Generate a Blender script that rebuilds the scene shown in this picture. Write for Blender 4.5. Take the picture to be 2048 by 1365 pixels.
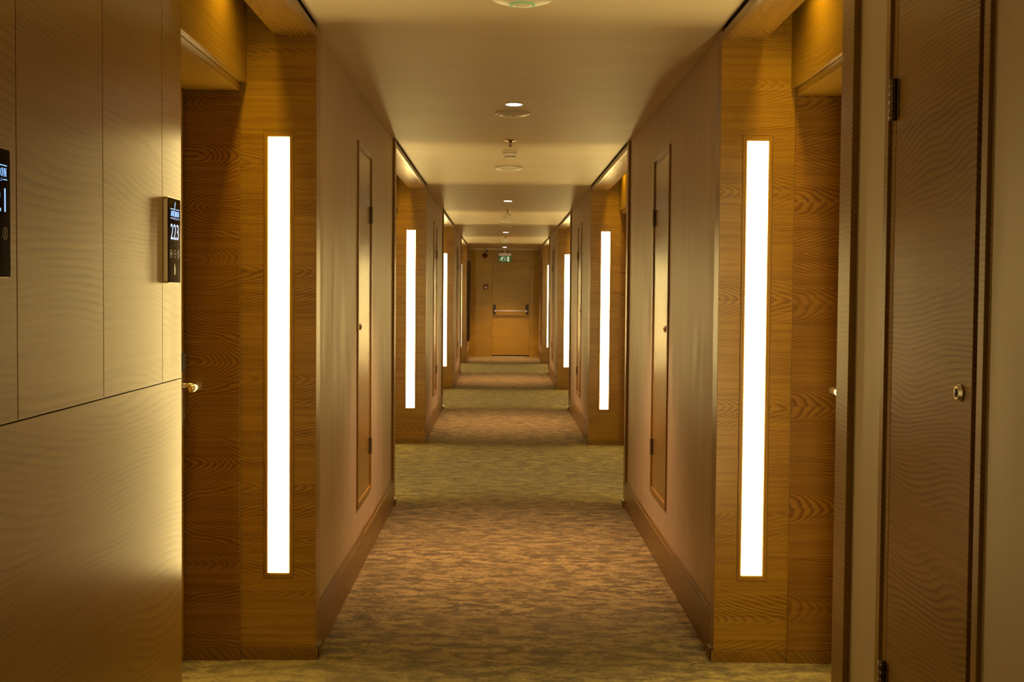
import bpy, math, random
from mathutils import Matrix, Vector
random.seed(7)
for o in list(bpy.data.objects):
    bpy.data.objects.remove(o, do_unlink=True)
scene = bpy.context.scene
C = scene.collection

# ------------------------------------------------------------------ camera, world, exposure
YAW, PITCH, ROLL, FPX, EYE = .0087, .0377, .0082, 2500.0, 1.3746

def cam_dir(u, v):
    c, s = math.cos(ROLL), math.sin(ROLL)
    u, v = c*u + s*v, -s*u + c*v
    x2, y2, z2 = u, 1.0, -v
    c, s = math.cos(PITCH), math.sin(PITCH)
    y, z = c*y2 + s*z2, -s*y2 + c*z2
    c, s = math.cos(YAW), math.sin(YAW)
    return Vector((c*x2 + s*y, -s*x2 + c*y, z))

fwd = cam_dir(0, 0)
right = (cam_dir(1, 0) - fwd)
up = -(cam_dir(0, 1) - fwd)
cam_data = bpy.data.cameras.new('camera')
cam_data.sensor_width = 36
cam_data.sensor_fit = 'HORIZONTAL'
cam_data.lens = FPX/2048*36
cam_data.clip_start = .05
cam = bpy.data.objects.new('camera', cam_data)
m3 = Matrix((right.normalized(), up.normalized(), (-fwd).normalized())).transposed()
cam.matrix_world = Matrix.Translation((0, 0, EYE)) @ m3.to_4x4()
C.objects.link(cam)
scene.camera = cam

world = bpy.data.worlds.new('world')
world.use_nodes = True
world.node_tree.nodes['Background'].inputs[0].default_value = (0, 0, 0, 1)
world.node_tree.nodes['Background'].inputs[1].default_value = 0
scene.world = world
scene.view_settings.view_transform = 'Standard'
scene.view_settings.look = 'None'
scene.view_settings.exposure = 0.0
scene.view_settings.gamma = 1.0
scene.view_settings.use_curve_mapping = False

# light levels (each lamp is built further down with its fixture)
LAMP_RGB, LAMP_STRENGTH = (1.0, .735, .27), 31.0         # tall wall lights
DOWN_RGB, DOWN_WATT, DOWN_GLOW = (1.0, .56, .36), 300.0, 30.0   # corridor downlights
SLOT_RGB, SLOT_WATT, SLOT_GLOW = (1.0, .66, .07), 65.0, 14.0    # amber lights in the slots above the doors

# ------------------------------------------------------------------ room measures (metres, y runs down the corridor)
H = 2.36
XL, XR = -.686, .8055                # inner faces of the corner trims
SIDE = {'left': (XL, -1, .257, .281), 'right': (XR, 1, .258, .276)}   # plane, outward sign, fascia offset, door lining offset
Z_SOFFIT, Z_FASCIA, Z_HEAD, Z_TOP = 2.315, 2.142, 2.112, 2.62
PAPER = .015                         # wallpaper lies this far behind the trims
SECT = {'left': [(-3.0, 1.37), (4.64, 8.124), (11.389, 14.846), (17.988, 21.489), (24.644, 27.287)],
        'right': [(-3.0, 2.99), (4.64, 8.124), (11.389, 14.846), (17.988, 21.489), (24.644, 27.287)]}
END = 27.287
DOOR_W = .90

# ------------------------------------------------------------------ node helpers / materials
def new_mat(name):
    m = bpy.data.materials.new(name)
    m.use_nodes = True
    nt = m.node_tree
    for n in list(nt.nodes):
        if n.type != 'OUTPUT_MATERIAL':
            nt.nodes.remove(n)
    out = nt.nodes['Material Output']
    b = nt.nodes.new('ShaderNodeBsdfPrincipled')
    nt.links.new(b.outputs[0], out.inputs[0])
    return m, nt, b

def N(nt, typ, **kw):
    n = nt.nodes.new(typ)
    for k, v in kw.items():
        if k == 'op': n.operation = v
        else: setattr(n, k, v)
    return n

def put(nt, sock, v):
    if isinstance(v, bpy.types.NodeSocket): nt.links.new(v, sock)
    else: sock.default_value = v

def math_(nt, op, a, b=0.0, c=None):
    n = N(nt, 'ShaderNodeMath', op=op)
    put(nt, n.inputs[0], a); put(nt, n.inputs[1], b)
    if c is not None: put(nt, n.inputs[2], c)
    return n.outputs[0]

def xyz(nt, x, y, z):
    n = N(nt, 'ShaderNodeCombineXYZ')
    put(nt, n.inputs[0], x); put(nt, n.inputs[1], y); put(nt, n.inputs[2], z)
    return n.outputs[0]

def noise(nt, vec, scale=1.0, detail=2.0, rough=.5, dist=0.0):
    n = N(nt, 'ShaderNodeTexNoise')
    nt.links.new(vec, n.inputs['Vector'])
    n.inputs['Scale'].default_value = scale
    n.inputs['Detail'].default_value = detail
    n.inputs['Roughness'].default_value = rough
    n.inputs['Distortion'].default_value = dist
    return n.outputs[0]

def maprange(nt, v, a, b, c=0.0, d=1.0, smooth=False):
    n = N(nt, 'ShaderNodeMapRange')
    if smooth: n.interpolation_type = 'SMOOTHSTEP'
    put(nt, n.inputs[0], v)
    for i, q in enumerate((a, b, c, d)): n.inputs[i+1].default_value = q
    return n.outputs[0]

def mixc(nt, f, a, b):
    n = N(nt, 'ShaderNodeMix', data_type='RGBA')
    put(nt, n.inputs[0], f)
    for s, v in ((n.inputs[6], a), (n.inputs[7], b)):
        if isinstance(v, bpy.types.NodeSocket): nt.links.new(v, s)
        else: s.default_value = (*v, 1)
    return n.outputs[2]

def wood(name, axis, light=(.33, .186, .024), dark=(.165, .073, .006), rough=.30, match=None, pore=.45, lo=.15, fs=1.0, spec=.42, lw=1.0,
         a=45.0, b=12.0, amp=3.0, na=2.0, nc=5.0, bump=.12, contrast=.75, seed=0.0):
    """Oak veneer, grain lying along axis 'x', 'y' or 'z'; match = height of a book-matched repeat.
    Growth lines are the contours of a*|cross| + b*along + amp*noise."""
    m, nt, bs = new_mat(name)
    tc = N(nt, 'ShaderNodeTexCoord')
    info = N(nt, 'ShaderNodeObjectInfo')
    sep = N(nt, 'ShaderNodeSeparateXYZ')
    nt.links.new(tc.outputs['Object'], sep.inputs[0])
    x, y, z = sep.outputs
    if axis == 'x': along, cross = x, math_(nt, 'ADD', z, y)
    elif axis == 'y': along, cross = y, math_(nt, 'ADD', z, x)
    else: along, cross = z, math_(nt, 'ADD', x, y)
    off = math_(nt, 'MULTIPLY_ADD', info.outputs['Random'], 37.0, seed)
    if match:
        fig = math_(nt, 'PINGPONG', math_(nt, 'ADD', cross, off), match)
        fig = math_(nt, 'SQRT', math_(nt, 'MULTIPLY_ADD', fig, fig, (.13*match)**2))
        fl = math_(nt, 'FLOOR', math_(nt, 'DIVIDE', math_(nt, 'ADD', cross, off), 2*match))
    else:
        fig = cross; fl = 0.0
    wob = noise(nt, xyz(nt, math_(nt, 'MULTIPLY', along, 9.0), math_(nt, 'MULTIPLY', cross, 30.0), off), 1.0, 2.0)
    nz = noise(nt, xyz(nt, math_(nt, 'MULTIPLY', along, na), math_(nt, 'MULTIPLY', fig, nc), math_(nt, 'ADD', off, math_(nt, 'MULTIPLY', fl, .07))), 1.0, 1.5, .4, .15)
    val = math_(nt, 'MULTIPLY', fig, a)
    val = math_(nt, 'MULTIPLY_ADD', along, b, val)
    val = math_(nt, 'MULTIPLY_ADD', nz, amp, val)
    val = math_(nt, 'MULTIPLY_ADD', wob, .007*a, val)
    ring = math_(nt, 'FRACT', val)
    up_ = maprange(nt, ring, 0.0, .80, 0.0, 1.0, True)
    dn = maprange(nt, ring, .86, 1.0, 1.0, 0.0, True)
    line = math_(nt, 'MULTIPLY', math_(nt, 'POWER', up_, 3.2), dn)
    vary = noise(nt, xyz(nt, math_(nt, 'MULTIPLY', along, 1.7), math_(nt, 'MULTIPLY', cross, 7.0), math_(nt, 'ADD', off, 5.0)), 1.0, 2.0)
    line = math_(nt, 'MULTIPLY', line, maprange(nt, vary, .38, .62, lo, 1.0))
    fib = noise(nt, xyz(nt, math_(nt, 'MULTIPLY', along, 2.2), math_(nt, 'MULTIPLY', cross, 230.0), off), 1.0, 3.0, .6)
    fib2 = noise(nt, xyz(nt, math_(nt, 'MULTIPLY', along, 1.6), math_(nt, 'MULTIPLY', cross, 60.0), off), 1.0, 2.0, .6)
    pores = maprange(nt, noise(nt, xyz(nt, math_(nt, 'MULTIPLY', along, 38.0), math_(nt, 'MULTIPLY', cross, 700.0), off), 1.0, 1.0), .58, .70, 0.0, 1.0)
    pores = math_(nt, 'MULTIPLY', pores, math_(nt, 'MULTIPLY_ADD', line, .8, .2))
    f = math_(nt, 'MULTIPLY', line, lw*contrast)
    f = math_(nt, 'MULTIPLY_ADD', maprange(nt, fib, .35, .72), .34*contrast*fs, f)
    f = math_(nt, 'MULTIPLY_ADD', maprange(nt, fib2, .35, .7), .42*contrast*fs, f)
    f = math_(nt, 'MULTIPLY_ADD', pores, pore*contrast, f)
    cl = N(nt, 'ShaderNodeClamp'); nt.links.new(f, cl.inputs[0])
    col = mixc(nt, cl.outputs[0], light, dark)
    broad = noise(nt, xyz(nt, math_(nt, 'MULTIPLY', along, .8), math_(nt, 'MULTIPLY', cross, 2.0), off), 1.0, 1.0)
    col2 = N(nt, 'ShaderNodeHueSaturation')
    nt.links.new(maprange(nt, broad, .3, .7, .9, 1.1), col2.inputs['Value'])
    nt.links.new(col, col2.inputs['Color'])
    nt.links.new(col2.outputs[0], bs.inputs['Base Color'])
    nt.links.new(maprange(nt, fib, .3, .7, rough-.006*fs, rough+.008*fs), bs.inputs['Roughness'])
    bs.inputs['Specular IOR Level'].default_value = spec
    bp = N(nt, 'ShaderNodeBump')
    bp.inputs['Strength'].default_value = bump
    bp.inputs['Distance'].default_value = .0012
    hgt = math_(nt, 'MULTIPLY_ADD', line, -.7, math_(nt, 'MULTIPLY_ADD', pores, -1.6*pore, math_(nt, 'MULTIPLY', fib, .05*fs)))
    nt.links.new(hgt, bp.inputs['Height'])
    nt.links.new(bp.outputs[0], bs.inputs['Normal'])
    return m

def plain(name, col, rough=.5, metal=0.0, emit=None, es=0.0, spec=None):
    m, nt, b = new_mat(name)
    b.inputs['Base Color'].default_value = (*col, 1)
    b.inputs['Roughness'].default_value = rough
    b.inputs['Metallic'].default_value = metal
    if spec is not None: b.inputs['Specular IOR Level'].default_value = spec
    if emit:
        b.inputs['Emission Color'].default_value = (*emit, 1)
        b.inputs['Emission Strength'].default_value = es
    return m

def speckled(name, col, rough, amp, scale, metal=0.0):
    """painted or brushed surface with a faint mottling of its own"""
    m, nt, b = new_mat(name)
    tc = N(nt, 'ShaderNodeTexCoord')
    n = noise(nt, tc.outputs['Object'], scale, 3.0)
    c2 = tuple(c*(1-amp) for c in col)
    nt.links.new(mixc(nt, maprange(nt, n, .35, .65), col, c2), b.inputs['Base Color'])
    b.inputs['Roughness'].default_value = rough
    b.inputs['Metallic'].default_value = metal
    return m

M = {}
M['oak_x'] = wood('oak veneer across', 'x', match=.20, a=105.0, b=22.0, amp=12.0, na=1.8, nc=6.0, contrast=.80, lo=.1, lw=.75, fs=1.25, light=(.40, .225, .024), dark=(.17, .075, .005))
M['oak_jamb'] = wood('oak veneer door lining', 'x', match=.19, a=80.0, b=24.0, amp=15.0, na=3.5, nc=7.0, contrast=.90, light=(.30, .155, .022), dark=(.14, .056, .005), lo=.4)
M['oak_y'] = wood('oak veneer wall', 'y', a=58.0, b=2.5, amp=19.0, na=.8, nc=2.2, contrast=.74, rough=.28, bump=.012, pore=.22, lo=.0, fs=.62, lw=.6, light=(.30, .172, .020), dark=(.13, .060, .004))
M['oak_door'] = wood('oak veneer access door', 'y', a=85.0, b=10.0, amp=16.0, na=1.8, nc=3.6, contrast=.85, rough=.23, bump=.15, pore=.2, lo=.1, fs=.7, lw=.8, spec=.30)
M['oak_soffit'] = wood('oak veneer soffit', 'y', a=40.0, b=3.0, amp=14.0, na=2.2, nc=7.0, contrast=.5, rough=.22, bump=.25)
M['oak_end'] = wood('oak veneer end wall', 'x', match=.17, a=60.0, b=12.0, amp=6.0, na=1.8, nc=4.0, contrast=.55, light=(.50, .32, .024), dark=(.29, .165, .010))
M['oak_trim'] = wood('oak trim', 'y', a=90.0, b=4.0, amp=5.0, na=3.0, nc=8.0, contrast=.6, rough=.30, bump=.02, fs=.7)
M['oak_frame'] = wood('oak lamp frame', 'z', a=90.0, b=3.0, amp=4.0, na=1.5, nc=8.0, contrast=.6, rough=.32, bump=.05, light=(.36, .20, .024))
M['oak_base'] = wood('oak baseboard', 'y', a=40.0, b=1.5, amp=5.0, na=.8, nc=6.0, contrast=.6, rough=.30, light=(.25, .138, .018), dark=(.13, .058, .005))
M['dark_wood'] = wood('dark brown wood', 'z', contrast=.5, rough=.4, light=(.08, .035, .01), dark=(.04, .018, .006))
M['gap'] = plain('shadow gap', (.02, .012, .006), .8)
M['steel'] = speckled('brushed steel', (.80, .74, .62), .26, .12, 300.0, 1.0)
M['hinge'] = speckled('bronzed hinge', (.26, .20, .13), .34, .25, 200.0, 1.0)
M['bronze'] = speckled('bronze bezel', (.90, .80, .62), .28, .12, 240.0, 1.0)
M['black_glass'] = plain('black glass', (.004, .004, .005), .04, spec=.08)
M['icon'] = plain('icon grey', (.35, .30, .24), .4)
M['screen_text'] = plain('lit characters', (.1, .2, .4), .4, emit=(.24, .52, 1.0), es=1.2)
M['screen_mark'] = plain('lit mark', (.1, .2, .4), .4, emit=(.12, .36, .9), es=.9)
M['white_plastic'] = speckled('white plastic', (.80, .78, .72), .38, .05, 60.0)
M['grey_plastic'] = speckled('dark grey plastic', (.05, .045, .04), .5, .2, 60.0)
M['red_plastic'] = speckled('red plastic', (.22, .018, .014), .4, .1, 60.0)
M['brass'] = speckled('sprinkler brass', (.62, .42, .22), .3, .2, 300.0, 1.0)
M['green_led'] = plain('green ring', (.1, .5, .2), .4, emit=(.05, .45, .12), es=.35)
M['lamp'] = plain('lamp diffuser', (.9, .85, .7), .5, emit=LAMP_RGB, es=LAMP_STRENGTH)
M['lamp_dim'] = plain('dimmed lamp diffuser', (.9, .85, .7), .5, emit=LAMP_RGB, es=LAMP_STRENGTH*.35)
M['down_glow'] = plain('downlight lens', (.9, .85, .8), .5, emit=(1.0, .80, .60), es=DOWN_GLOW)
M['slot_glow'] = plain('slot light lens', (.9, .8, .5), .5, emit=SLOT_RGB, es=SLOT_GLOW)
M['sign_green'] = plain('sign green', (.015, .16, .04), .4, emit=(.01, .14, .03), es=.25)
M['sign_white'] = plain('sign white', (.75, .75, .68), .4, emit=(.7, .75, .6), es=.45)

def make_paper():
    m, nt, b = new_mat('beige vinyl wallpaper')
    tc = N(nt, 'ShaderNodeTexCoord')
    sep = N(nt, 'ShaderNodeSeparateXYZ'); nt.links.new(tc.outputs['Object'], sep.inputs[0])
    x, y, z = sep.outputs
    u = math_(nt, 'ADD', x, y)
    streak = noise(nt, xyz(nt, math_(nt, 'MULTIPLY', u, 9.0), math_(nt, 'MULTIPLY', z, 1.4), 3.0), 1.0, 4.0, .6)
    weave = noise(nt, xyz(nt, math_(nt, 'MULTIPLY', u, 140.0), math_(nt, 'MULTIPLY', z, 420.0), 1.0), 1.0, 2.0, .6)
    col = mixc(nt, maprange(nt, streak, .3, .7), (.56, .44, .255), (.535, .415, .24))
    col = mixc(nt, maprange(nt, weave, .35, .7, 0, .35), col, (.44, .32, .19))
    nt.links.new(col, b.inputs['Base Color'])
    nt.links.new(maprange(nt, streak, .3, .7, .38, .52), b.inputs['Roughness'])
    bp = N(nt, 'ShaderNodeBump'); bp.inputs['Strength'].default_value = .25; bp.inputs['Distance'].default_value = .0006
    nt.links.new(weave, bp.inputs['Height']); nt.links.new(bp.outputs[0], b.inputs['Normal'])
    return m
M['paper'] = make_paper()

def make_ceiling():
    m, nt, b = new_mat('cream ceiling paint')
    tc = N(nt, 'ShaderNodeTexCoord')
    sep = N(nt, 'ShaderNodeSeparateXYZ'); nt.links.new(tc.outputs['Object'], sep.inputs[0])
    x, y, z = sep.outputs
    n = noise(nt, xyz(nt, math_(nt, 'MULTIPLY', x, 1.4), math_(nt, 'MULTIPLY', y, 6.0), z), 1.0, 3.0)
    nt.links.new(mixc(nt, maprange(nt, n, .35, .7), (.70, .60, .46), (.66, .56, .425)), b.inputs['Base Color'])
    b.inputs['Roughness'].default_value = .55
    bp = N(nt, 'ShaderNodeBump'); bp.inputs['Strength'].default_value = .15; bp.inputs['Distance'].default_value = .01
    nt.links.new(n, bp.inputs['Height']); nt.links.new(bp.outputs[0], b.inputs['Normal'])
    return m
M['ceiling'] = make_ceiling()

def make_carpet():
    m, nt, b = new_mat('mottled olive carpet')
    tc = N(nt, 'ShaderNodeTexCoord')
    sep = N(nt, 'ShaderNodeSeparateXYZ'); nt.links.new(tc.outputs['Object'], sep.inputs[0])
    x, y, z = sep.outputs
    def s(a, b_, k): return xyz(nt, math_(nt, 'MULTIPLY', x, a), math_(nt, 'MULTIPLY', y, b_), k)
    big = noise(nt, s(1.6, 3.0, 0.0), 1.0, 3.0, .55, .6)
    mid = noise(nt, s(8.0, 14.0, 5.0), 1.0, 10.0, .78, .3)
    fine = noise(nt, s(50.0, 110.0, 9.0), 1.0, 3.0, .7)
    pile = noise(nt, s(420.0, 520.0, 2.0), 1.0, 2.0, .6)
    f = maprange(nt, mid, .43, .58, 0.0, 1.0, True)
    col = mixc(nt, f, (.075, .052, .003), (.50, .39, .11))
    col = mixc(nt, maprange(nt, big, .35, .65, 0, .45), col, (.18, .132, .020))
    col = mixc(nt, maprange(nt, fine, .42, .60, 0, .5), col, (.05, .033, .003))
    col = mixc(nt, maprange(nt, pile, .4, .7, 0, .25), col, (.46, .36, .15))
    nt.links.new(col, b.inputs['Base Color'])
    b.inputs['Roughness'].default_value = .95
    b.inputs['Specular IOR Level'].default_value = .1
    b.inputs['Sheen Weight'].default_value = .25
    b.inputs['Sheen Roughness'].default_value = .6
    bp = N(nt, 'ShaderNodeBump'); bp.inputs['Strength'].default_value = .7; bp.inputs['Distance'].default_value = .005
    h = math_(nt, 'MULTIPLY_ADD', pile, .5, fine)
    nt.links.new(h, bp.inputs['Height']); nt.links.new(bp.outputs[0], b.inputs['Normal'])
    return m
M['carpet'] = make_carpet()

# ------------------------------------------------------------------ mesh helpers
class MB:
    def __init__(s): s.v = []; s.f = []; s.mi = []; s.cur = 0; s.sm = []
    def poly(s, pts, faces, smooth=False):
        k = len(s.v); s.v += [tuple(p) for p in pts]
        for f in faces:
            s.f.append([k+i for i in f]); s.mi.append(s.cur); s.sm.append(smooth)
    def box(s, x0, x1, y0, y1, z0, z1):
        x0, x1 = sorted((x0, x1)); y0, y1 = sorted((y0, y1)); z0, z1 = sorted((z0, z1))
        s.poly([(x0,y0,z0),(x1,y0,z0),(x1,y1,z0),(x0,y1,z0),(x0,y0,z1),(x1,y0,z1),(x1,y1,z1),(x0,y1,z1)],
               [(0,3,2,1),(4,5,6,7),(0,1,5,4),(1,2,6,5),(2,3,7,6),(3,0,4,7)])
        return s
    def lathe(s, prof, centre, axis='z', n=32, smooth=True):
        """prof = [(radius, height)...] spun about axis through centre"""
        cx, cy, cz = centre; pts = []; faces = []
        for r, h in prof:
            for i in range(n):
                a = 2*math.pi*i/n
                p = (r*math.cos(a), r*math.sin(a), h)
                if axis == 'x': p = (p[2], p[0], p[1])
                if axis == 'y': p = (p[1], p[2], p[0])
                pts.append((cx+p[0], cy+p[1], cz+p[2]))
        for j in range(len(prof)-1):
            for i in range(n):
                i2 = (i+1) % n
                faces.append((j*n+i, j*n+i2, (j+1)*n+i2, (j+1)*n+i))
        faces.append(tuple(range(n))[::-1]); faces.append(tuple((len(prof)-1)*n+i for i in range(n)))
        s.poly(pts, faces, smooth); return s
    def prism(s, outline, origin, ux, uy, depth):
        """extrude a flat outline lying in the plane of ux, uy by depth vector"""
        o = Vector(origin); ux = Vector(ux); uy = Vector(uy); d = Vector(depth); n = len(outline)
        a = [o+ux*p+uy*q for p, q in outline]
        s.poly(a+[p+d for p in a], [tuple(range(n))[::-1], tuple(range(n, 2*n))]+[(i, (i+1) % n, n+(i+1) % n, n+i) for i in range(n)])
        return s
    def tube(s, path, r, n=12, smooth=True, flat=1.0):
        pts = []; faces = []; m = len(path)
        P = [Vector(p) for p in path]
        rr = r if isinstance(r, (list, tuple)) else [r]*m
        for j in range(m):
            t = (P[min(j+1, m-1)]-P[max(j-1, 0)]).normalized()
            a = t.cross(Vector((0, 0, 1)))
            if a.length < 1e-3: a = Vector((1, 0, 0))
            a.normalize(); b = a.cross(t).normalized()
            for i in range(n):
                q = 2*math.pi*i/n
                pts.append(P[j]+a*rr[j]*math.cos(q)+b*rr[j]*flat*math.sin(q))
        for j in range(m-1):
            for i in range(n):
                i2 = (i+1) % n
                faces.append((j*n+i, j*n+i2, (j+1)*n+i2, (j+1)*n+i))
        faces.append(tuple(range(n))[::-1]); faces.append(tuple((m-1)*n+i for i in range(n)))
        s.poly(pts, faces, smooth); return s
    def build(s, name, mats, parent=None, bevel=0.0, origin=(0, 0, 0)):
        me = bpy.data.meshes.new(name)
        ox, oy, oz = origin
        me.from_pydata([(x-ox, y-oy, z-oz) for x, y, z in s.v], [], s.f)
        if not isinstance(mats, (list, tuple)): mats = [mats]
        for m in mats: me.materials.append(m)
        for p, k, sm in zip(me.polygons, s.mi, s.sm):
            p.material_index = k; p.use_smooth = sm
        me.update()
        import bmesh
        bm = bmesh.new(); bm.from_mesh(me); bmesh.ops.recalc_face_normals(bm, faces=bm.faces)
        bm.to_mesh(me); bm.free()
        o = bpy.data.objects.new(name, me); C.objects.link(o)
        o.location = origin
        if parent is not None:
            o.parent = parent
            o.location = Vector(origin) - Vector(base_of(parent))
        if bevel:
            md = o.modifiers.new('bevel', 'BEVEL'); md.width = bevel; md.segments = 2; md.limit_method = 'ANGLE'
        return o

def base_of(o):
    p = Vector(o.location)
    while o.parent is not None:
        o = o.parent; p = p + Vector(o.location)
    return p

def empty(name, loc):
    o = bpy.data.objects.new(name, None); C.objects.link(o); o.location = loc; o.empty_display_size = .1
    return o

def tag(o, label=None, cat=None, group=None, kind=None):
    if label: o['label'] = label
    if cat: o['category'] = cat
    if group: o['group'] = group
    if kind: o['kind'] = kind
    return o

def struct(o, label, cat):
    return tag(o, label, cat, kind='structure')

def part(mb, name, mat, parent, bevel=0.0):
    return mb.build(name, mat, parent, bevel, origin=tuple(base_of(parent)))

def copy_tree(o, parent=None, loc=None):
    c = o.copy(); C.objects.link(c); c.parent = parent
    if loc is not None: c.location = loc
    for ch in o.children: copy_tree(ch, c)
    return c

WHERE = ['nearest', 'second', 'third', 'fourth', 'farthest']

# ------------------------------------------------------------------ floor, ceiling, end walls
f = MB().box(-1.5, 1.6, -3.1, END+.1, -.05, 0).build('floor', M['carpet'])
struct(f, 'mottled olive and tan carpet running down the corridor', 'floor')

mb = MB().box(XL, XR, -3.1, END+.1, H, H+.3)
for s_ in ('left', 'right'):
    X, sg, fo, lo = SIDE[s_]
    S = SECT[s_]
    for i in range(len(S)-1):
        a, b_ = S[i][1], S[i+1][0]
        mb.box(X+sg*.153, X+sg*.60, a, b_, Z_TOP, Z_TOP+.04)
    for a, b_ in S:      # plaster return above the wall stretches
        mb.box(X, X+sg*.60, a+.021, b_-.021 if b_ < END-1 else b_, H+.002, H+.3)
c = mb.build('ceiling', M['ceiling'])
struct(c, 'cream plaster corridor ceiling with downlights and detectors', 'ceiling')

# ------------------------------------------------------------------ wallpapered wall stretches and baseboards
for s_ in ('left', 'right'):
    X, sg, fo, lo = SIDE[s_]
    for i, (a, b_) in enumerate(SECT[s_]):
        xin = X+sg*PAPER
        t0 = a+.02 if i else a
        t1 = b_-.02 if i < 4 else b_
        mb = MB()
        hole = ACC = None
        # the wallpapered block, opened where an access door sits
        cen = {('left', 1): 6.39, ('left', 2): 13.14, ('left', 3): 19.76, ('right', 0): 2.3835, ('right', 1): 6.43, ('right', 2): 13.12, ('right', 3): 19.78, ('right', 4): 25.9}.get((s_, i))
        if cen is None:
            mb.box(xin, X+sg*.60, t0, t1, 0, H)
        else:
            w = .265 if (s_, i) == ('right', 0) else .295; zb, zt = .345, 2.085
            mb.box(xin, X+sg*.60, t0, cen-w, 0, H).box(xin, X+sg*.60, cen+w, t1, 0, H)
            mb.box(xin, X+sg*.60, cen-w, cen+w, 0, zb).box(xin, X+sg*.60, cen-w, cen+w, zt, H)
            mb.box(X+sg*.16, X+sg*.60, cen-w, cen+w, zb, zt)
        o = mb.build('wall_%s' % s_, M['paper'])
        struct(o, 'beige wallpapered %s wall stretch, %s along the corridor' % (s_, ['the one beside the camera', 'first with its own access door', 'second from the front', 'third from the front', 'last before the exit door'][i]), 'wall')
        # baseboard: 17 cm board with a groove near its top
        e0 = a+.10 if i else a
        e1 = b_-.10 if i < 4 else b_
        mb = MB().box(xin, X-sg*.001, e0, e1, 0, .152).box(xin, X+sg*.0055, e0, e1, .1525, .176)
        o = mb.build('baseboard_%s' % s_, M['oak_base'], bevel=.0012)
        struct(o, 'oak baseboard along the %s wall, %s stretch' % (s_, WHERE[i]), 'baseboard')

# ------------------------------------------------------------------ pillar ends with lamps
def pillar(side, y, face, idx):
    """oak clad end of a wall stretch; face=-1 looks back to the camera, +1 looks away"""
    X, sg, fo, lo = SIDE[side]
    root = empty('wood_pillar', (X+sg*.14, y, 0))
    yb = y - face*.02                     # back of the cladding
    xc = X+sg*.139
    hw, z0, z1 = .0565, .305, 1.967       # opening for the lamp
    x_in, x_out = X+sg*.002, X+sg*lo
    xa, xb = sorted((x_in, x_out))
    mb = MB()
    outer = [(xa, .043), (xb, .043), (xb, Z_TOP), (xa, Z_TOP)]
    inner = [(xc-hw, z0), (xc+hw, z0), (xc+hw, z1), (xc-hw, z1)]
    ring = [outer, inner]
    pts = [(px, yy, pz) for yy in (y, yb) for loop in ring for px, pz in loop]
    fs = []
    for i in range(4):
        j = (i+1) % 4
        fs += [(i, j, 4+j, 4+i), (8+i, 8+j, 12+j, 12+i), (i, j, 8+j, 8+i), (4+i, 4+j, 12+j, 12+i)]
    mb.poly(pts, fs)
    part(mb, 'front_panel', M['oak_x'], root, .0008)
    mb = MB().box(X, X+sg*PAPER, y+face*-.0005, y-face*.10, .043, H-.003)
    part(mb, 'corner_trim', M['oak_trim'], root, .0012)
    mb = MB().box(X-sg*.010, x_out, y+face*.010, yb, 0, .043).box(X-sg*.010, X+sg*PAPER, y, y-face*.10, 0, .043)
    part(mb, 'plinth', M['oak_base'], root, .001)
    # the lamp set into it
    lamp = empty('wall_light', (xc, y, z0))
    d = .0175                              # frame width
    fr = MB(); loops = []
    for inset, yy in ((.0010, y-face*.018), (.0010, y+face*.0010), (.0018, y+face*.0018), (.0125, y+face*.0018), (d-.001, y+face*.0004), (d+.0005, y+face*.0002), (d+.0005, y-face*.018)):
        loops.append([(xc-hw+inset, yy, z0+inset*1.25), (xc+hw-inset, yy, z0+inset*1.25), (xc+hw-inset, yy, z1-inset*1.2), (xc-hw+inset, yy, z1-inset*1.2)])
    nl = len(loops)
    fr.poly([p for l_ in loops for p in l_], [(j*4+i, j*4+(i+1) % 4, ((j+1) % nl)*4+(i+1) % 4, ((j+1) % nl)*4+i) for j in range(nl) for i in range(4)])
    part(fr, 'frame', M['oak_frame'], lamp, .0006)
    df = MB().box(xc-hw+d, xc+hw-d, y+face*.0012, y-face*.018, z0+.022, z1-.021)
    part(df, 'diffuser', M['lamp_dim' if (side, idx) == ('left', 0) else 'lamp'], lamp)
    return root, lamp

for s_ in ('left', 'right'):
    for i, (a, b_) in enumerate(SECT[s_]):
        if i > 0:
            root, lamp = pillar(s_, a, -1, i)
            tag(root, 'oak pillar on the %s facing the camera, %s along the corridor' % (s_, WHERE[i-1]), 'pillar', 'oak pillars with lamps')
            tag(lamp, 'tall glowing strip lamp in the %s %s oak pillar' % (WHERE[i-1], s_), 'wall light', 'tall strip lamps')
        if i < 4:
            root, lamp = pillar(s_, b_, 1, i)
            what = ['beside the camera', 'nearest', 'second', 'third'][i]
            tag(root, 'oak edge trim at the far end of the %s %s wall stretch' % (what, s_), 'pillar', 'oak corner ends of the wall stretches')
            tag(lamp, 'strip lamp facing away at the far end of the %s %s wall stretch' % (what, s_), 'wall light', 'strip lamps facing away')

# ------------------------------------------------------------------ niches: soffit, fascia, wall panels, doors, slot lights
def text_mesh(txt, size, font_width=1.0):
    cu = bpy.data.curves.new('t', 'FONT'); cu.body = txt; cu.size = size; cu.align_x = 'LEFT'; cu.extrude = 0
    ob = bpy.data.objects.new('t', cu); C.objects.link(ob)
    bpy.context.view_layer.update()
    me = bpy.data.meshes.new_from_object(ob.evaluated_get(bpy.context.evaluated_depsgraph_get()))
    vs = [tuple(v.co) for v in me.vertices]; fs = [tuple(p.vertices) for p in me.polygons]
    bpy.data.objects.remove(ob); bpy.data.meshes.remove(me)
    x0 = min(v[0] for v in vs); x1 = max(v[0] for v in vs); y0 = min(v[1] for v in vs); y1 = max(v[1] for v in vs)
    return [((v[0]-x0)/(x1-x0), (v[1]-y0)/(y1-y0)) for v in vs], fs

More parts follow.
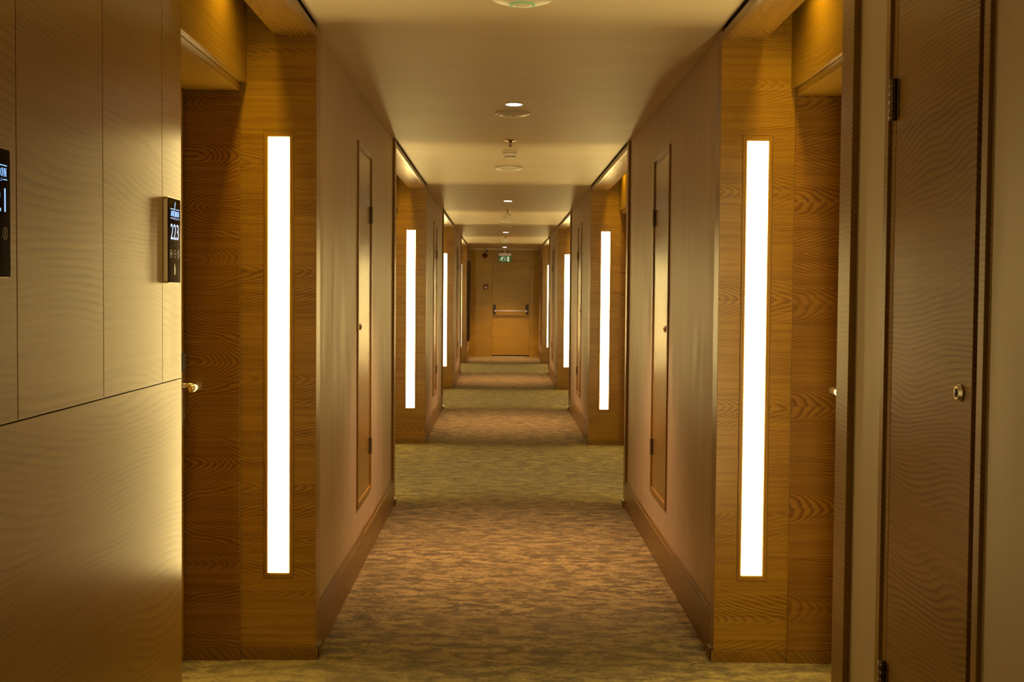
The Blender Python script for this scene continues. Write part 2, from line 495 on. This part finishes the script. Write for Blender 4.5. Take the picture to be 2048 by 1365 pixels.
door_no = 0
def niche(side, i, a, b_):
    global door_no
    X, sg, fo, lo = SIDE[side]
    wh = ['the camera end', 'first', 'second', 'third'][i]
    # soffit board along the corridor edge, hung just under the ceiling
    r = empty('soffit_board', (X+sg*.08, (a+b_)/2, Z_SOFFIT))
    mb = MB().box(X+sg*.022, X+sg*.153, a, b_, Z_SOFFIT, Z_SOFFIT+.03)
    part(mb, 'panel', M['oak_soffit'], r, .0008)
    mb = MB().box(X, X+sg*.0215, a, b_, Z_SOFFIT-.001, Z_SOFFIT+.029)
    part(mb, 'edge_strip', M['oak_base'], r, .0008)
    mb = MB().box(X+sg*.012, X+sg*.153, a, b_, Z_SOFFIT+.0305, Z_TOP)
    part(mb, 'backing', M['gap'], r)
    tag(r, 'oak soffit board over the %s %s doorway recess' % (side, ['nearest', 'second', 'third', 'fourth'][i]), 'soffit', 'soffit boards over the doorway recesses')
    xf = X+sg*fo; xl = X+sg*lo
    xd = xl+sg*.205                         # face of the door leaf
    dy0, dy1 = b_-DOOR_W, b_                # door opening
    # wooden wall beside the doors
    if side == 'left' and i == 0:
        seams = [1.55, 2.4435, 2.971, 3.486, 3.694]
        names = ['the one carrying the left display', 'wide one left of the middle seam', 'between the middle seam and the display', 'narrow one behind the 223 display']
        for k in range(4):
            o = MB().box(xf, xf+sg*.02, seams[k]+.0015, seams[k+1]-.0015, 1.1195, Z_TOP).build('wall_panel', M['oak_y'], bevel=.0008, origin=(xf, seams[k], 1.118))
            tag(o, 'upper oak wall panel, ' + names[k], 'panel', 'oak panels beside the room displays')
        o = MB().box(xf, xf+sg*.02, 1.37, 3.6925, 0, 1.1165).build('wall_panel', M['oak_y'], bevel=.0008, origin=(xf, 2.0, 0))
        tag(o, 'large lower oak wall panel below the long seam on the left', 'panel', 'oak panels beside the room displays')
        o = MB().box(xf+sg*.0205, xf+sg*.40, 1.37, 3.69, 0, Z_TOP).build('wall_left', M['gap'])
        struct(o, 'dark backing wall behind the oak panels on the left', 'wall')
        dy0 = 3.694
    else:
        o = MB().box(xf, xf+sg*.02, a, dy0, 0, Z_TOP).build('wall_panel', M['oak_y'], bevel=.0008, origin=(xf, a, 0))
        tag(o, 'oak panelling beside the door in the %s %s recess' % (side, ['nearest', 'second', 'third', 'fourth'][i]), 'panel', 'oak panelling inside the recesses')
        o = MB().box(xf+sg*.0205, xf+sg*.40, a, dy0, 0, Z_TOP).build('wall_'+side, M['gap'])
        struct(o, 'backing wall behind the %s recess panelling, recess %s' % (side, wh), 'wall')
    # fascia over the door
    o = MB().box(xf, xl+sg*.004, dy0+.001, b_-.001, Z_FASCIA, Z_TOP-.001).build('door_fascia', M['oak_y'], bevel=.0008, origin=(xf, dy0, Z_FASCIA))
    tag(o, 'oak fascia board above the door in the %s %s recess' % (side, ['nearest', 'second', 'third', 'fourth'][i]), 'fascia', 'fascia boards above the doors')
    # door with its deep lining
    door_no += 1
    d = empty('door_%d' % door_no, (xl, (dy0+b_)/2, 0))
    struct(d, 'oak room door set back in the %s %s recess' % (['nearest', 'second', 'third', 'fourth'][i], side), 'door')
    mb = MB()
    mb.box(xl, xd+sg*.05, b_-.012, b_+.02, .043, Z_HEAD+.028)
    part(mb, 'far_jamb', M['oak_jamb'], d, .001)
    mb = MB().box(xl-sg*.004, xd+sg*.045, b_-.022, b_-.0125, 0, .043)
    part(mb, 'plinth', M['oak_base'], d, .001)
    mb = MB().box(xl, xd+sg*.05, dy0, dy0+.02, 0, Z_HEAD+.028)
    part(mb, 'near_jamb', M['oak_jamb'], d, .001)
    mb = MB().box(xl, xd+sg*.05, dy0+.021, b_-.013, Z_HEAD, Z_HEAD+.028)
    part(mb, 'head', M['oak_y'], d, .001)
    mb = MB().box(xd, xd+sg*.045, dy0+.023, b_-.021, .006, Z_HEAD-.004)
    leaf = part(mb, 'door_leaf', M['oak_door'], d, .001)
    mb = MB().box(xd+sg*.046, xd+sg*.06, dy0, b_, 0, Z_HEAD+.02)
    part(mb, 'stop', M['gap'], d)
    # lock plate with reader, lever and cylinder
    yk = b_-.058
    hp = part(MB().box(xd, xd-sg*.010, yk-.021, yk+.021, .872, 1.083), 'lock_plate', M['steel'], d, .002)
    part(MB().box(xd, xd-sg*.012, yk-.021, yk+.021, 1.0835, 1.148), 'card_reader', M['grey_plastic'], d, .002)
    lv = MB().lathe([(.010, 0), (.010, .012), (.009, .05)], (xd-sg*.010, yk, 1.03), 'x', 16)
    if sg > 0:
        lv = MB().lathe([(.010, 0), (.010, -.012), (.009, -.05)], (xd-sg*.010, yk, 1.03), 'x', 16)
    q = xd-sg*.064
    lv.tube([(q, yk+.008, 1.03), (q-sg*.002, yk-.012, 1.03), (q-sg*.003, yk-.05, 1.029), (q-sg*.002, yk-.12, 1.026)], [.011, .0135, .0135, .012], 16, flat=1.15)
    part(lv, 'lever_handle', M['steel'], d)
    part(MB().lathe([(.0085, 0), (.0085, .002)], (xd-sg*.0115, yk, .918), 'x', 20), 'key_cylinder', M['hinge'], d)
    # amber light hidden in the slot above the door
    yl = (dy0+b_)/2
    sx = X+sg*.196
    l = empty('slot_light', (sx, yl, Z_TOP))
    part(MB().lathe([(.040, 0), (.040, -.018), (.034, -.022), (.030, -.022)], (sx, yl, Z_TOP), 'z', 28), 'housing', M['white_plastic'], l)
    part(MB().lathe([(.028, -.0225), (.028, -.0245)], (sx, yl, Z_TOP), 'z', 28), 'lens', M['slot_glow'], l)
    tag(l, 'amber light in the slot above the %s %s door' % (['nearest', 'second', 'third', 'fourth'][i], side), 'light', 'amber lights above the doors')
    ld = bpy.data.lights.new('slot_lamp', 'SPOT'); ld.energy = SLOT_WATT; ld.color = SLOT_RGB
    ld.spot_size = math.radians(128); ld.spot_blend = 1.0; ld.shadow_soft_size = .05
    lo_ = bpy.data.objects.new('bulb', ld); C.objects.link(lo_); lo_.parent = l; lo_.location = (-sg*.026, 0, -.03)

for s_ in ('left', 'right'):
    S = SECT[s_]
    for i in range(4):
        niche(s_, i, S[i][1], S[i+1][0])

# outer shells behind the recesses
for s_ in ('left', 'right'):
    X, sg, fo, lo = SIDE[s_]
    o = MB().box(X+sg*.60, X+sg*.64, -3.1, END+.1, 0, 2.7).build('wall_%s' % s_, M['gap'])
    struct(o, 'outer structural wall behind the %s recesses' % s_, 'wall')
o = MB().box(XL-.62, XR+.62, -3.1, -3.0, 0, 2.7).build('wall_back', M['paper'])
struct(o, 'beige wall closing the corridor behind the camera', 'wall')

# ------------------------------------------------------------------ access doors in the wallpapered walls
def access_door(side, cen, half):
    X, sg, fo, lo = SIDE[side]
    h = -sg                                  # towards the corridor
    xp = X+sg*PAPER                          # wallpaper face
    xf = xp+h*.008                           # face of the frame
    r = empty('access_door', (xp, cen, .32))
    n, F = cen-half, cen+half                # outer near / far
    z0, z1 = .315, 2.112
    w = .027
    fr = MB().box(xf, xp+sg*.05, n, n+w, z0, z1).box(xf, xp+sg*.05, F-w, F, z0, z1)
    fr.box(xf, xp+sg*.05, n+w, F-w, z0, z0+w).box(xf, xp+sg*.05, n+w, F-w, z1-w, z1)
    fr.box(xf+sg*.0066, xp+sg*.05, F-w-.030, F-w, z0+w, z1-w)      # inner step on the hinge side
    fr.box(xf+sg*.0075, xp+sg*.05, n+w, F-w-.030, z1-w-.012, z1-w)
    fr.box(xf+sg*.0075, xp+sg*.05, n+w, F-w-.030, z0+w, z0+w+.010)
    part(fr, 'frame', M['oak_trim'], r, .001)
    part(MB().box(xp+sg*.056, xp+sg*.075, n+.02, F-.02, z0+.03, z1-.03), 'backing', M['gap'], r)
    lx = xf+sg*.0066                           # face of the leaf
    leaf = part(MB().box(lx, lx+sg*.020, n+w+.037, F-w-.033, z0+w+.013, z1-w-.015), 'door_leaf', M['oak_door'], r, .0012)
    for zc in (1.785, .560):
        k = MB()
        yk = F-w-.028
        for q in range(5):
            k.lathe([(.0070, -.0081), (.0076, -.0076), (.0076, .0076), (.0070, .0081)], (lx+h*.0075, yk, zc+(q-2)*.0165), 'z', 16)
        k.lathe([(.0085, -.0435), (.0085, -.041)], (lx+h*.0075, yk, zc), 'z', 16)
        k.lathe([(.0085, .041), (.0085, .0435)], (lx+h*.0075, yk, zc), 'z', 16)
        k.box(lx+h*.0025, lx-h*.0005, yk-.022, yk, zc-.040, zc+.040)
        part(k, 'hinge', M['hinge'], r)
    yl = n+w+.037+.052
    zl = 1.205
    hs = h
    prof = [(.0155, 0), (.0165, .003*hs), (.0120, .0085*hs), (.0110, .0085*hs)]
    lk = MB().lathe(prof, (lx, yl, zl), 'x', 28, smooth=False)
    lock = part(lk, 'lock', M['steel'], r)
    kh = MB().lathe([(.0085, 0), (.0085, .0004*hs)], (lx+hs*.0090, yl, zl), 'x', 20)
    kh.cur = 1
    kh.box(lx+hs*.0093, lx+hs*.0100, yl-.0012, yl+.0012, zl-.005, zl+.005)
    key = kh.build('key_slot', [M['hinge'], M['gap']], None, origin=tuple(base_of(lock)))
    key.parent = lock; key.location = (0, 0, 0)
    return r

accs = {}
for s_, spots in (('left', [6.39, 13.14, 19.76]), ('right', [2.3835, 6.43, 13.12, 19.78, 25.9])):
    X, sg, fo, lo = SIDE[s_]
    if s_ == 'left': lab = ['narrow oak access door in the left wall, just past the tall left lamp', 'second narrow oak access door along the left wall', 'third narrow oak access door along the left wall']
    else: lab = ['large oak access door with round lock at the right edge', 'narrow oak access door in the right wall, just past the tall right lamp', 'narrow oak access door past the second lamp on the right', 'narrow oak access door past the third lamp on the right', 'last narrow access door on the right, nearest the exit']
    for k, yc in enumerate(spots):
        if s_ == 'right' and k == 0: o = access_door(s_, yc, .2855)
        elif (s_, k) in (('left', 0), ('right', 1)): o = proto = access_door(s_, yc, .315)
        else: o = copy_tree(proto, None, (proto.location[0], yc, proto.location[2]))
        tag(o, lab[k], 'access door', 'oak access doors in the beige walls')

# ------------------------------------------------------------------ end wall with the exit door
mb = MB()
dx0, dx1, dz1 = -.206, .620, 2.103
mb.box(XL-.62, dx0, END, END+.05, 0, H).box(dx1, XR+.62, END, END+.05, 0, H).box(dx0, dx1, END, END+.05, dz1, H)
o = mb.build('wall_far', M['oak_end'])
struct(o, 'oak panelled wall closing the far end of the corridor', 'wall')
o = MB().box(XL, XR, END-.012, END-.0005, 2.332, H).build('painted_lit_edge', M['white_plastic'])  # pale strip paints in the light on the ceiling edge by the far wall
struct(o, 'thin pale strip painting in the lit ceiling edge at the far wall', 'trim')
door_no += 1
d = empty('door_%d' % door_no, ((dx0+dx1)/2, END, 0))
struct(d, 'oak emergency exit door with push bar at the far end', 'door')
part(MB().box(dx0, dx1, END+.041, END+.05, 0, dz1), 'backing', M['gap'], d)
part(MB().box(dx0+.0035, dx1-.0035, END+.0015, END+.04, .035, dz1-.0035), 'door_leaf', M['oak_end'], d, .0015)
part(MB().box(dx0+.004, dx1-.004, END-.002, END+.04, .0, .012), 'threshold', M['steel'], d, .001)
for xb in (-.150, .560):
    g = MB().prism([(-.028, -.105), (.028, -.105), (.030, .07), (.020, .105), (-.020, .105), (-.030, .07)], (xb, END+.001, 1.035), (1, 0, 0), (0, 0, 1), (0, -.05, 0))
    part(g, 'bar_end', M['grey_plastic'], d, .004)
part(MB().tube([(-.12, END-.075, 1.0), (.53, END-.075, 1.0)], .016, 14).box(-.15, -.12, END-.09, END-.045, .98, 1.02).box(.53, .56, END-.09, END-.045, .98, 1.02), 'push_bar', M['white_plastic'], d)

# fire call point
cp = empty('call_point', (-.345, END, 1.46))
part(MB().box(-.403, -.287, END-.035, END, 1.462, 1.578), 'housing', M['red_plastic'], cp, .006)
part(MB().box(-.378, -.312, END-.038, END-.0355, 1.488, 1.532), 'window', M['white_plastic'], cp, .001)
tag(cp, 'small red fire call point left of the exit door', 'fire alarm')
sd = empty('alarm_sounder', (-.366, END, 2.2))
part(MB().lathe([(.058, 0), (.060, -.02), (.052, -.045), (.03, -.055)], (-.366, END, 2.205), 'y', 28), 'body', M['red_plastic'], sd)
part(MB().lathe([(.024, 0), (.022, -.006)], (-.366, END-.0555, 2.205), 'y', 20), 'grille', M['grey_plastic'], sd)
tag(sd, 'dark red round alarm sounder below the camera on the far wall', 'alarm')
cm = empty('security_camera', (-.335, END-.10, H))
part(MB().lathe([(.040, 0), (.040, -.012), (.020, -.018), (.018, -.03)], (-.335, END-.10, H), 'z', 24), 'mount', M['white_plastic'], cm)
part(MB().lathe([(.036, -.02), (.040, 0), (.040, .045), (.034, .055)][::-1], (-.325, END-.13, 2.290), 'y', 24), 'housing', M['white_plastic'], cm, .0)
part(MB().lathe([(.024, 0), (.020, -.006)], (-.325, END-.151, 2.290), 'y', 20), 'lens', M['black_glass'], cm)
tag(cm, 'small white security camera on the ceiling left of the exit sign', 'camera')

# hanging exit sign
ex = empty('exit_sign', (.068, 26.8, H))
part(MB().lathe([(.040, 0), (.040, -.010), (.022, -.022)], (.068, 26.8, H), 'z', 24).tube([(.068, 26.8, H-.02), (.068, 26.8, 2.262)], .011, 12).lathe([(.020, 0), (.032, -.022)], (.068, 26.8, 2.265), 'z', 20), 'hanger', M['white_plastic'], ex)
part(MB().box(-.068, .203, 26.775, 26.825, 2.187, 2.243), 'housing', M['white_plastic'], ex, .004)
pan = part(MB().box(-.063, .198, 26.794, 26.806, 2.055, 2.186), 'panel', M['sign_green'], ex, .001)
pg = MB()
def flat(pts): pg.prism(pts, (-.063, 26.7937, 2.055), (1, 0, 0), (0, 0, 1), (0, -.0012, 0))
def limb(p, q, w0, w1):
    dx, dy = q[0]-p[0], q[1]-p[1]; L_ = math.hypot(dx, dy); nx, ny = -dy/L_, dx/L_
    flat([(p[0]+nx*w0, p[1]+ny*w0), (p[0]-nx*w0, p[1]-ny*w0), (q[0]-nx*w1, q[1]-ny*w1), (q[0]+nx*w1, q[1]+ny*w1)])
flat([(.088+.011*math.cos(t*math.pi/7), .113+.011*math.sin(t*math.pi/7)) for t in range(14)])
limb((.078, .100), (.060, .062), .012, .010)
limb((.076, .098), (.050, .094), .005, .005); limb((.050, .096), (.036, .076), .005, .004)
limb((.080, .096), (.096, .078), .005, .005); limb((.096, .078), (.108, .086), .004, .004)
limb((.060, .066), (.082, .048), .008, .007); limb((.082, .050), (.080, .018), .007, .005)
limb((.060, .064), (.046, .040), .008, .006); limb((.048, .042), (.018, .036), .006, .005)
limb((.132, .116), (.132, .045), .0045, .0045)
flat([(.118, .050), (.132, .020), (.146, .050)])
flat([(.175, .018), (.222, .010), (.222, .120), (.175, .114)])
p_ = pg.build('pictogram', M['sign_white'], None, origin=tuple(base_of(pan)))
p_.parent = pan; p_.location = (0, 0, 0)
tag(ex, 'green and white emergency exit sign hanging before the far door', 'sign')

# dark cabinet standing proud of the left wall near the end
cb = empty('wall_cabinet', (XL, 25.9, .4))
part(MB().box(XL-.015, XL+.028, 25.45, 26.35, .40, 2.04), 'body', M['dark_wood'], cb, .003)
part(MB().box(XL+.0285, XL+.040, 25.47, 26.33, .42, 2.02), 'door', M['dark_wood'], cb, .002)
tag(cb, 'tall dark brown cabinet on the left wall by the exit', 'cabinet')

# ------------------------------------------------------------------ ceiling fittings
def downlight(x, y):
    r = empty('downlight', (x, y, H))
    part(MB().lathe([(.045, 0), (.0475, -.0015), (.0475, -.003), (.043, -.004), (.041, -.002), (.041, 0)], (x, y, H), 'z', 40), 'ring', M['white_plastic'], r)
    part(MB().lathe([(.0405, -.0022), (.0400, -.0045)], (x, y, H), 'z', 40), 'lens', M['down_glow'], r)
    ld = bpy.data.lights.new('downlight_lamp', 'SPOT'); ld.energy = DOWN_WATT; ld.color = DOWN_RGB
    ld.spot_size = math.radians(84); ld.spot_blend = .9; ld.shadow_soft_size = .04
    o = bpy.data.objects.new('bulb', ld); C.objects.link(o); o.parent = r; o.location = (0, 0, -.012)
    return r
dl = [downlight(x, y) for x, y in ((.057, 6.525), (.061, 13.29), (.060, 20.03), (.0606, 26.37))]
for o, l in zip(dl, ['glowing round downlight, nearest in the ceiling', 'glowing round downlight, second along the ceiling', 'small glowing downlight, third along the ceiling', 'small glowing downlight just before the exit sign']):
    tag(o, l, 'downlight', 'round downlights')

def speaker(x, y):
    r = empty('ceiling_speaker', (x, y, H))
    part(MB().lathe([(.097, 0), (.097, -.003), (.090, -.008), (.084, -.009)], (x, y, H), 'z', 48), 'rim', M['white_plastic'], r)
    part(MB().lathe([(.083, -.0092), (.070, -.0135), (.040, -.017), (.010, -.018)], (x, y, H), 'z', 48), 'grille', M['white_plastic'], r)
    part(MB().lathe([(.010, -.0175), (.009, -.020)], (x+.004, y-.012, H), 'z', 16), 'badge', M['icon'], r)
    return r
sp = [speaker(.052, 6.86), speaker(.058, 18.25)]
tag(sp[0], 'flat round cream disc right behind the nearest downlight', 'speaker', 'flat round ceiling discs')
tag(sp[1], 'flat round cream disc in front of the third downlight', 'speaker', 'flat round ceiling discs')

def detector(x, y):
    r = empty('smoke_detector', (x, y, H))
    part(MB().lathe([(.053, 0), (.053, -.014)], (x, y, H), 'z', 36), 'base', M['white_plastic'], r)
    part(MB().lathe([(.0505, -.0142), (.0505, -.0165)], (x, y, H), 'z', 36), 'red_band', M['red_plastic'], r)
    b = part(MB().lathe([(.053, -.0167), (.053, -.024), (.036, -.034), (.034, -.047), (.028, -.052)], (x, y, H), 'z', 36), 'head', M['white_plastic'], r)
    g = MB()
    for k in range(14):
        a = 2*math.pi*(k+.5)/14
        ux, uy = (math.cos(a), math.sin(a)), (-math.sin(a), math.cos(a))
        pts = []
        for rad in (.0325, .0362):
            for t in (-.0036, .0036):
                for zz in (-.0365, -.0465):
                    pts.append((x+ux[0]*rad+uy[0]*t, y+ux[1]*rad+uy[1]*t, H+zz))
        g.poly(pts, [(0,1,3,2),(4,6,7,5),(0,4,5,1),(2,3,7,6),(0,2,6,4),(1,5,7,3)])
    o = g.build('vents', M['grey_plastic'], None, origin=tuple(base_of(b))); o.parent = b; o.location = (0, 0, 0)
    return r
for (x, y), l in zip(((.051, 8.66), (.051, 15.49), (.052, 22.45)), ('nearest white smoke detector with a red band', 'second smoke detector along the ceiling', 'third smoke detector, farthest along the ceiling')):
    tag(detector(x, y), l, 'smoke detector', 'smoke detectors')

def sprinkler(x, y):
    r = empty('sprinkler', (x, y, H))
    part(MB().lathe([(.038, 0), (.036, -.003), (.018, -.005), (.015, -.010)], (x, y, H), 'z', 28), 'escutcheon', M['brass'], r)
    k = MB().lathe([(.006, -.008), (.006, -.018)], (x, y, H), 'z', 14)
    for s in (-1, 1):
        k.tube([(x+s*.007, y, H-.010), (x+s*.011, y, H-.020), (x+s*.010, y, H-.030), (x+s*.004, y, H-.038)], .0022, 8)
    k.lathe([(.004, -.034), (.004, -.040)], (x, y, H), 'z', 12)
    part(k, 'frame', M['brass'], r)
    part(MB().lathe([(.012, -.040), (.012, -.0415)], (x, y, H), 'z', 20), 'deflector', M['brass'], r)
    part(MB().lathe([(.0022, -.018), (.0022, -.034)], (x, y, H), 'z', 10), 'bulb', M['red_plastic'], r)
    return r
for (x, y), l in zip(((.049, 8.07), (.063, 14.75), (.061, 21.47)), ('nearest brass sprinkler head in front of the smoke detector', 'second brass sprinkler head along the ceiling', 'third brass sprinkler head, farthest along the ceiling')):
    tag(sprinkler(x, y), l, 'sprinkler', 'sprinkler heads')

def access_point(x, y, lit=False):
    r = empty('wifi_access_point', (x, y, H))
    part(MB().lathe([(.100, 0), (.104, -.006), (.106, -.012), (.100, -.0155), (.07, -.025), (.038, -.0325)], (x, y, H), 'z', 56), 'dome', M['white_plastic'], r)
    part(MB().lathe([(.0375, -.0326), (.034, -.035), (.012, -.0365)], (x, y, H), 'z', 40), 'cap', M['white_plastic'], r)
    if lit:
        n = 56; k = MB()
        part(MB().lathe([(.0412, -.0312), (.0412, -.0338), (.0378, -.0345), (.0378, -.0325)], (x, y, H), 'z', n), 'light_ring', M['green_led'], r)
    return r
for (x, y, lit), l in zip(((.062, 4.16, True), (.046, 9.75, False), (.052, 16.75, False), (.052, 23.4, False)),
        ('white ceiling dome with green ring at the top edge', 'white shallow ceiling dome behind the nearest smoke detector', 'white ceiling dome behind the second smoke detector', 'white ceiling dome behind the third smoke detector')):
    tag(access_point(x, y, lit), l, 'access point', 'shallow white ceiling domes')

# ------------------------------------------------------------------ room number displays on the left
XP = XL-SIDE['left'][2]                      # face of the oak panels
def rounded(w, h, r, n=5):
    pts = []
    for cx, cy, a0 in ((w-r, r, -90), (w-r, h-r, 0), (r, h-r, 90), (r, r, 180)):
        for k in range(n+1):
            a = math.radians(a0+90*k/n); pts.append((cx+r*math.cos(a), cy+r*math.sin(a)))
    return pts

def serif_word(mb, word, y0, z0, w, h, x):
    """serif capitals built stroke by stroke: u runs along +y, v up"""
    adv = w/len(word); T = .0005
    for i, ch in enumerate(word):
        ox = y0+i*adv; cw = adv*.86
        def q(pts): mb.prism([(p*cw, v*h) for p, v in pts], (x, ox, z0), (0, 1, 0), (0, 0, 1), (T, 0, 0))
        def bar(a, b_, c_, d_): q([(a, c_), (b_, c_), (b_, d_), (a, d_)])
        def ser(c_): bar(c_-.14, c_+.14, 0, .07); 
        def sert(c_): bar(c_-.14, c_+.14, .93, 1)
        if ch == 'N':
            bar(.13, .22, .07, .93); bar(.78, .87, .07, .93); q([(.10, 1), (.30, 1), (.90, 0), (.72, 0)]); ser(.17); sert(.14); sert(.83)
        elif ch == 'A':
            q([(.10, 0), (.18, 0), (.52, .93), (.46, 1)]); q([(.46, 1), (.58, 1), (.95, 0), (.75, 0)]); bar(.28, .70, .30, .38); ser(.14); ser(.84)
        elif ch == 'E':
            bar(.18, .36, 0, 1); bar(.08, .86, 0, .07); bar(.08, .84, .93, 1); bar(.36, .66, .47, .54); bar(.78, .86, .07, .26); bar(.76, .84, .76, .93); bar(.60, .66, .38, .63)
        elif ch == 'M':
            bar(.10, .17, .07, .93); bar(.76, .92, .07, .93); q([(.08, 1), (.26, 1), (.54, .12), (.46, 0)]); q([(.46, 0), (.54, 0), (.84, 1), (.74, 1)]); ser(.13); ser(.84)
        elif ch == 'O':
            n = 20
            for k in range(n):
                a, b2 = 2*math.pi*k/n, 2*math.pi*(k+1)/n
                q([(.5+.44*math.cos(a), .5+.5*math.sin(a)), (.5+.44*math.cos(b2), .5+.5*math.sin(b2)), (.5+.26*math.cos(b2), .5+.44*math.sin(b2)), (.5+.26*math.cos(a), .5+.44*math.sin(a))])

def display(y0, number, label):
    w, h, zb, t = .131, .241, 1.397, .015
    r = empty('room_display', (XP, y0, zb))
    g = MB()
    g.prism(rounded(w, h, .007), (XP, y0, zb), (0, 1, 0), (0, 0, 1), (t-.002, 0, 0))
    part(g, 'bezel', M['bronze'], r, .001)
    xs = XP+t-.0018
    s = part(MB().prism(rounded(w-.003, h-.003, .006), (xs, y0+.0015, zb+.0015), (0, 1, 0), (0, 0, 1), (.0018, 0, 0)), 'screen', M['black_glass'], r)
    xs = XP+t+.0002
    def sub(mb, name, mat):
        o = mb.build(name, mat, None, origin=tuple(base_of(s))); o.parent = s; o.location = (0, 0, 0)
    pts, fs = text_mesh(number, 1.0)
    mb = MB(); mb.poly([(xs, y0+.022+p*.086, zb+.123+q*.044) for p, q in pts], fs); sub(mb, 'room_number', M['screen_text'])
    mb = MB(); serif_word(mb, 'ANEMON', y0+.022, zb+.1885, .092, .0155, xs)
    mb.box(xs, xs+.0005, y0+.020, y0+.060, zb+.2080, zb+.2098).box(xs, xs+.0005, y0+.074, y0+.114, zb+.2080, zb+.2098)
    mb.box(xs, xs+.0005, y0+.020, y0+.038, zb+.1820, zb+.1837).box(xs, xs+.0005, y0+.096, y0+.114, zb+.1820, zb+.1837)
    # leaf shaped mark above the name
    mb.prism([(.0, 0), (.0018, .0), (.005, .012), (.0075, .018), (.0068, .025), (.003, .020), (.001, .012)], (xs, y0+.064, zb+.206), (0, 1, 0), (0, 0, 1), (.0005, 0, 0))
    sub(mb, 'name_mark', M['screen_text'])
    pts, fs = text_mesh('HOTELS', 1.0)
    mb = MB(); mb.poly([(xs, y0+.042+p*.050, zb+.1795+q*.0058) for p, q in pts], fs); sub(mb, 'small_line', M['screen_mark'])
    def ring(mb, cy, cz, rad, wd):
        n = 24
        for k in range(n):
            a, b2 = 2*math.pi*k/n, 2*math.pi*(k+1)/n
            mb.poly([(xs, cy+q*math.cos(e), cz+q*math.sin(e)) for q, e in ((rad, a), (rad, b2), (rad-wd, b2), (rad-wd, a))], [(0, 1, 2, 3)])
    for k, cy in enumerate((.027, .066, .105)):
        mb = MB(); ring(mb, y0+cy, zb+.083, .0115, .0011)
        if k == 0: mb.prism(rounded(.006, .009, .001, 2), (xs, y0+cy-.003, zb+.0785), (0, 1, 0), (0, 0, 1), (.0003, 0, 0))
        elif k == 1: mb.box(xs, xs+.0003, y0+cy-.006, y0+cy+.006, zb+.0825, zb+.0838)
        else:
            for dz in (-.005, 0, .005): ring(mb, y0+cy, zb+.083+dz, .0028, .0009)
        sub(mb, 'icon_ring', M['icon'])
    mb = MB().prism([(-.006, -.014), (.002, -.014), (.006, -.006), (.006, .006), (.001, .010), (.0005, .017), (-.004, .017), (-.006, .006)], (xs, y0+.066, zb+.038), (0, 1, 0), (0, 0, 1), (.0003, 0, 0))
    sub(mb, 'hand_icon', M['icon'])
    tag(r, label, 'display', 'room number displays')
display(3.496, '223', 'black glass room display reading 223 beside the door')
display(2.375-.131, '221', 'black glass room display cut by the left picture edge')
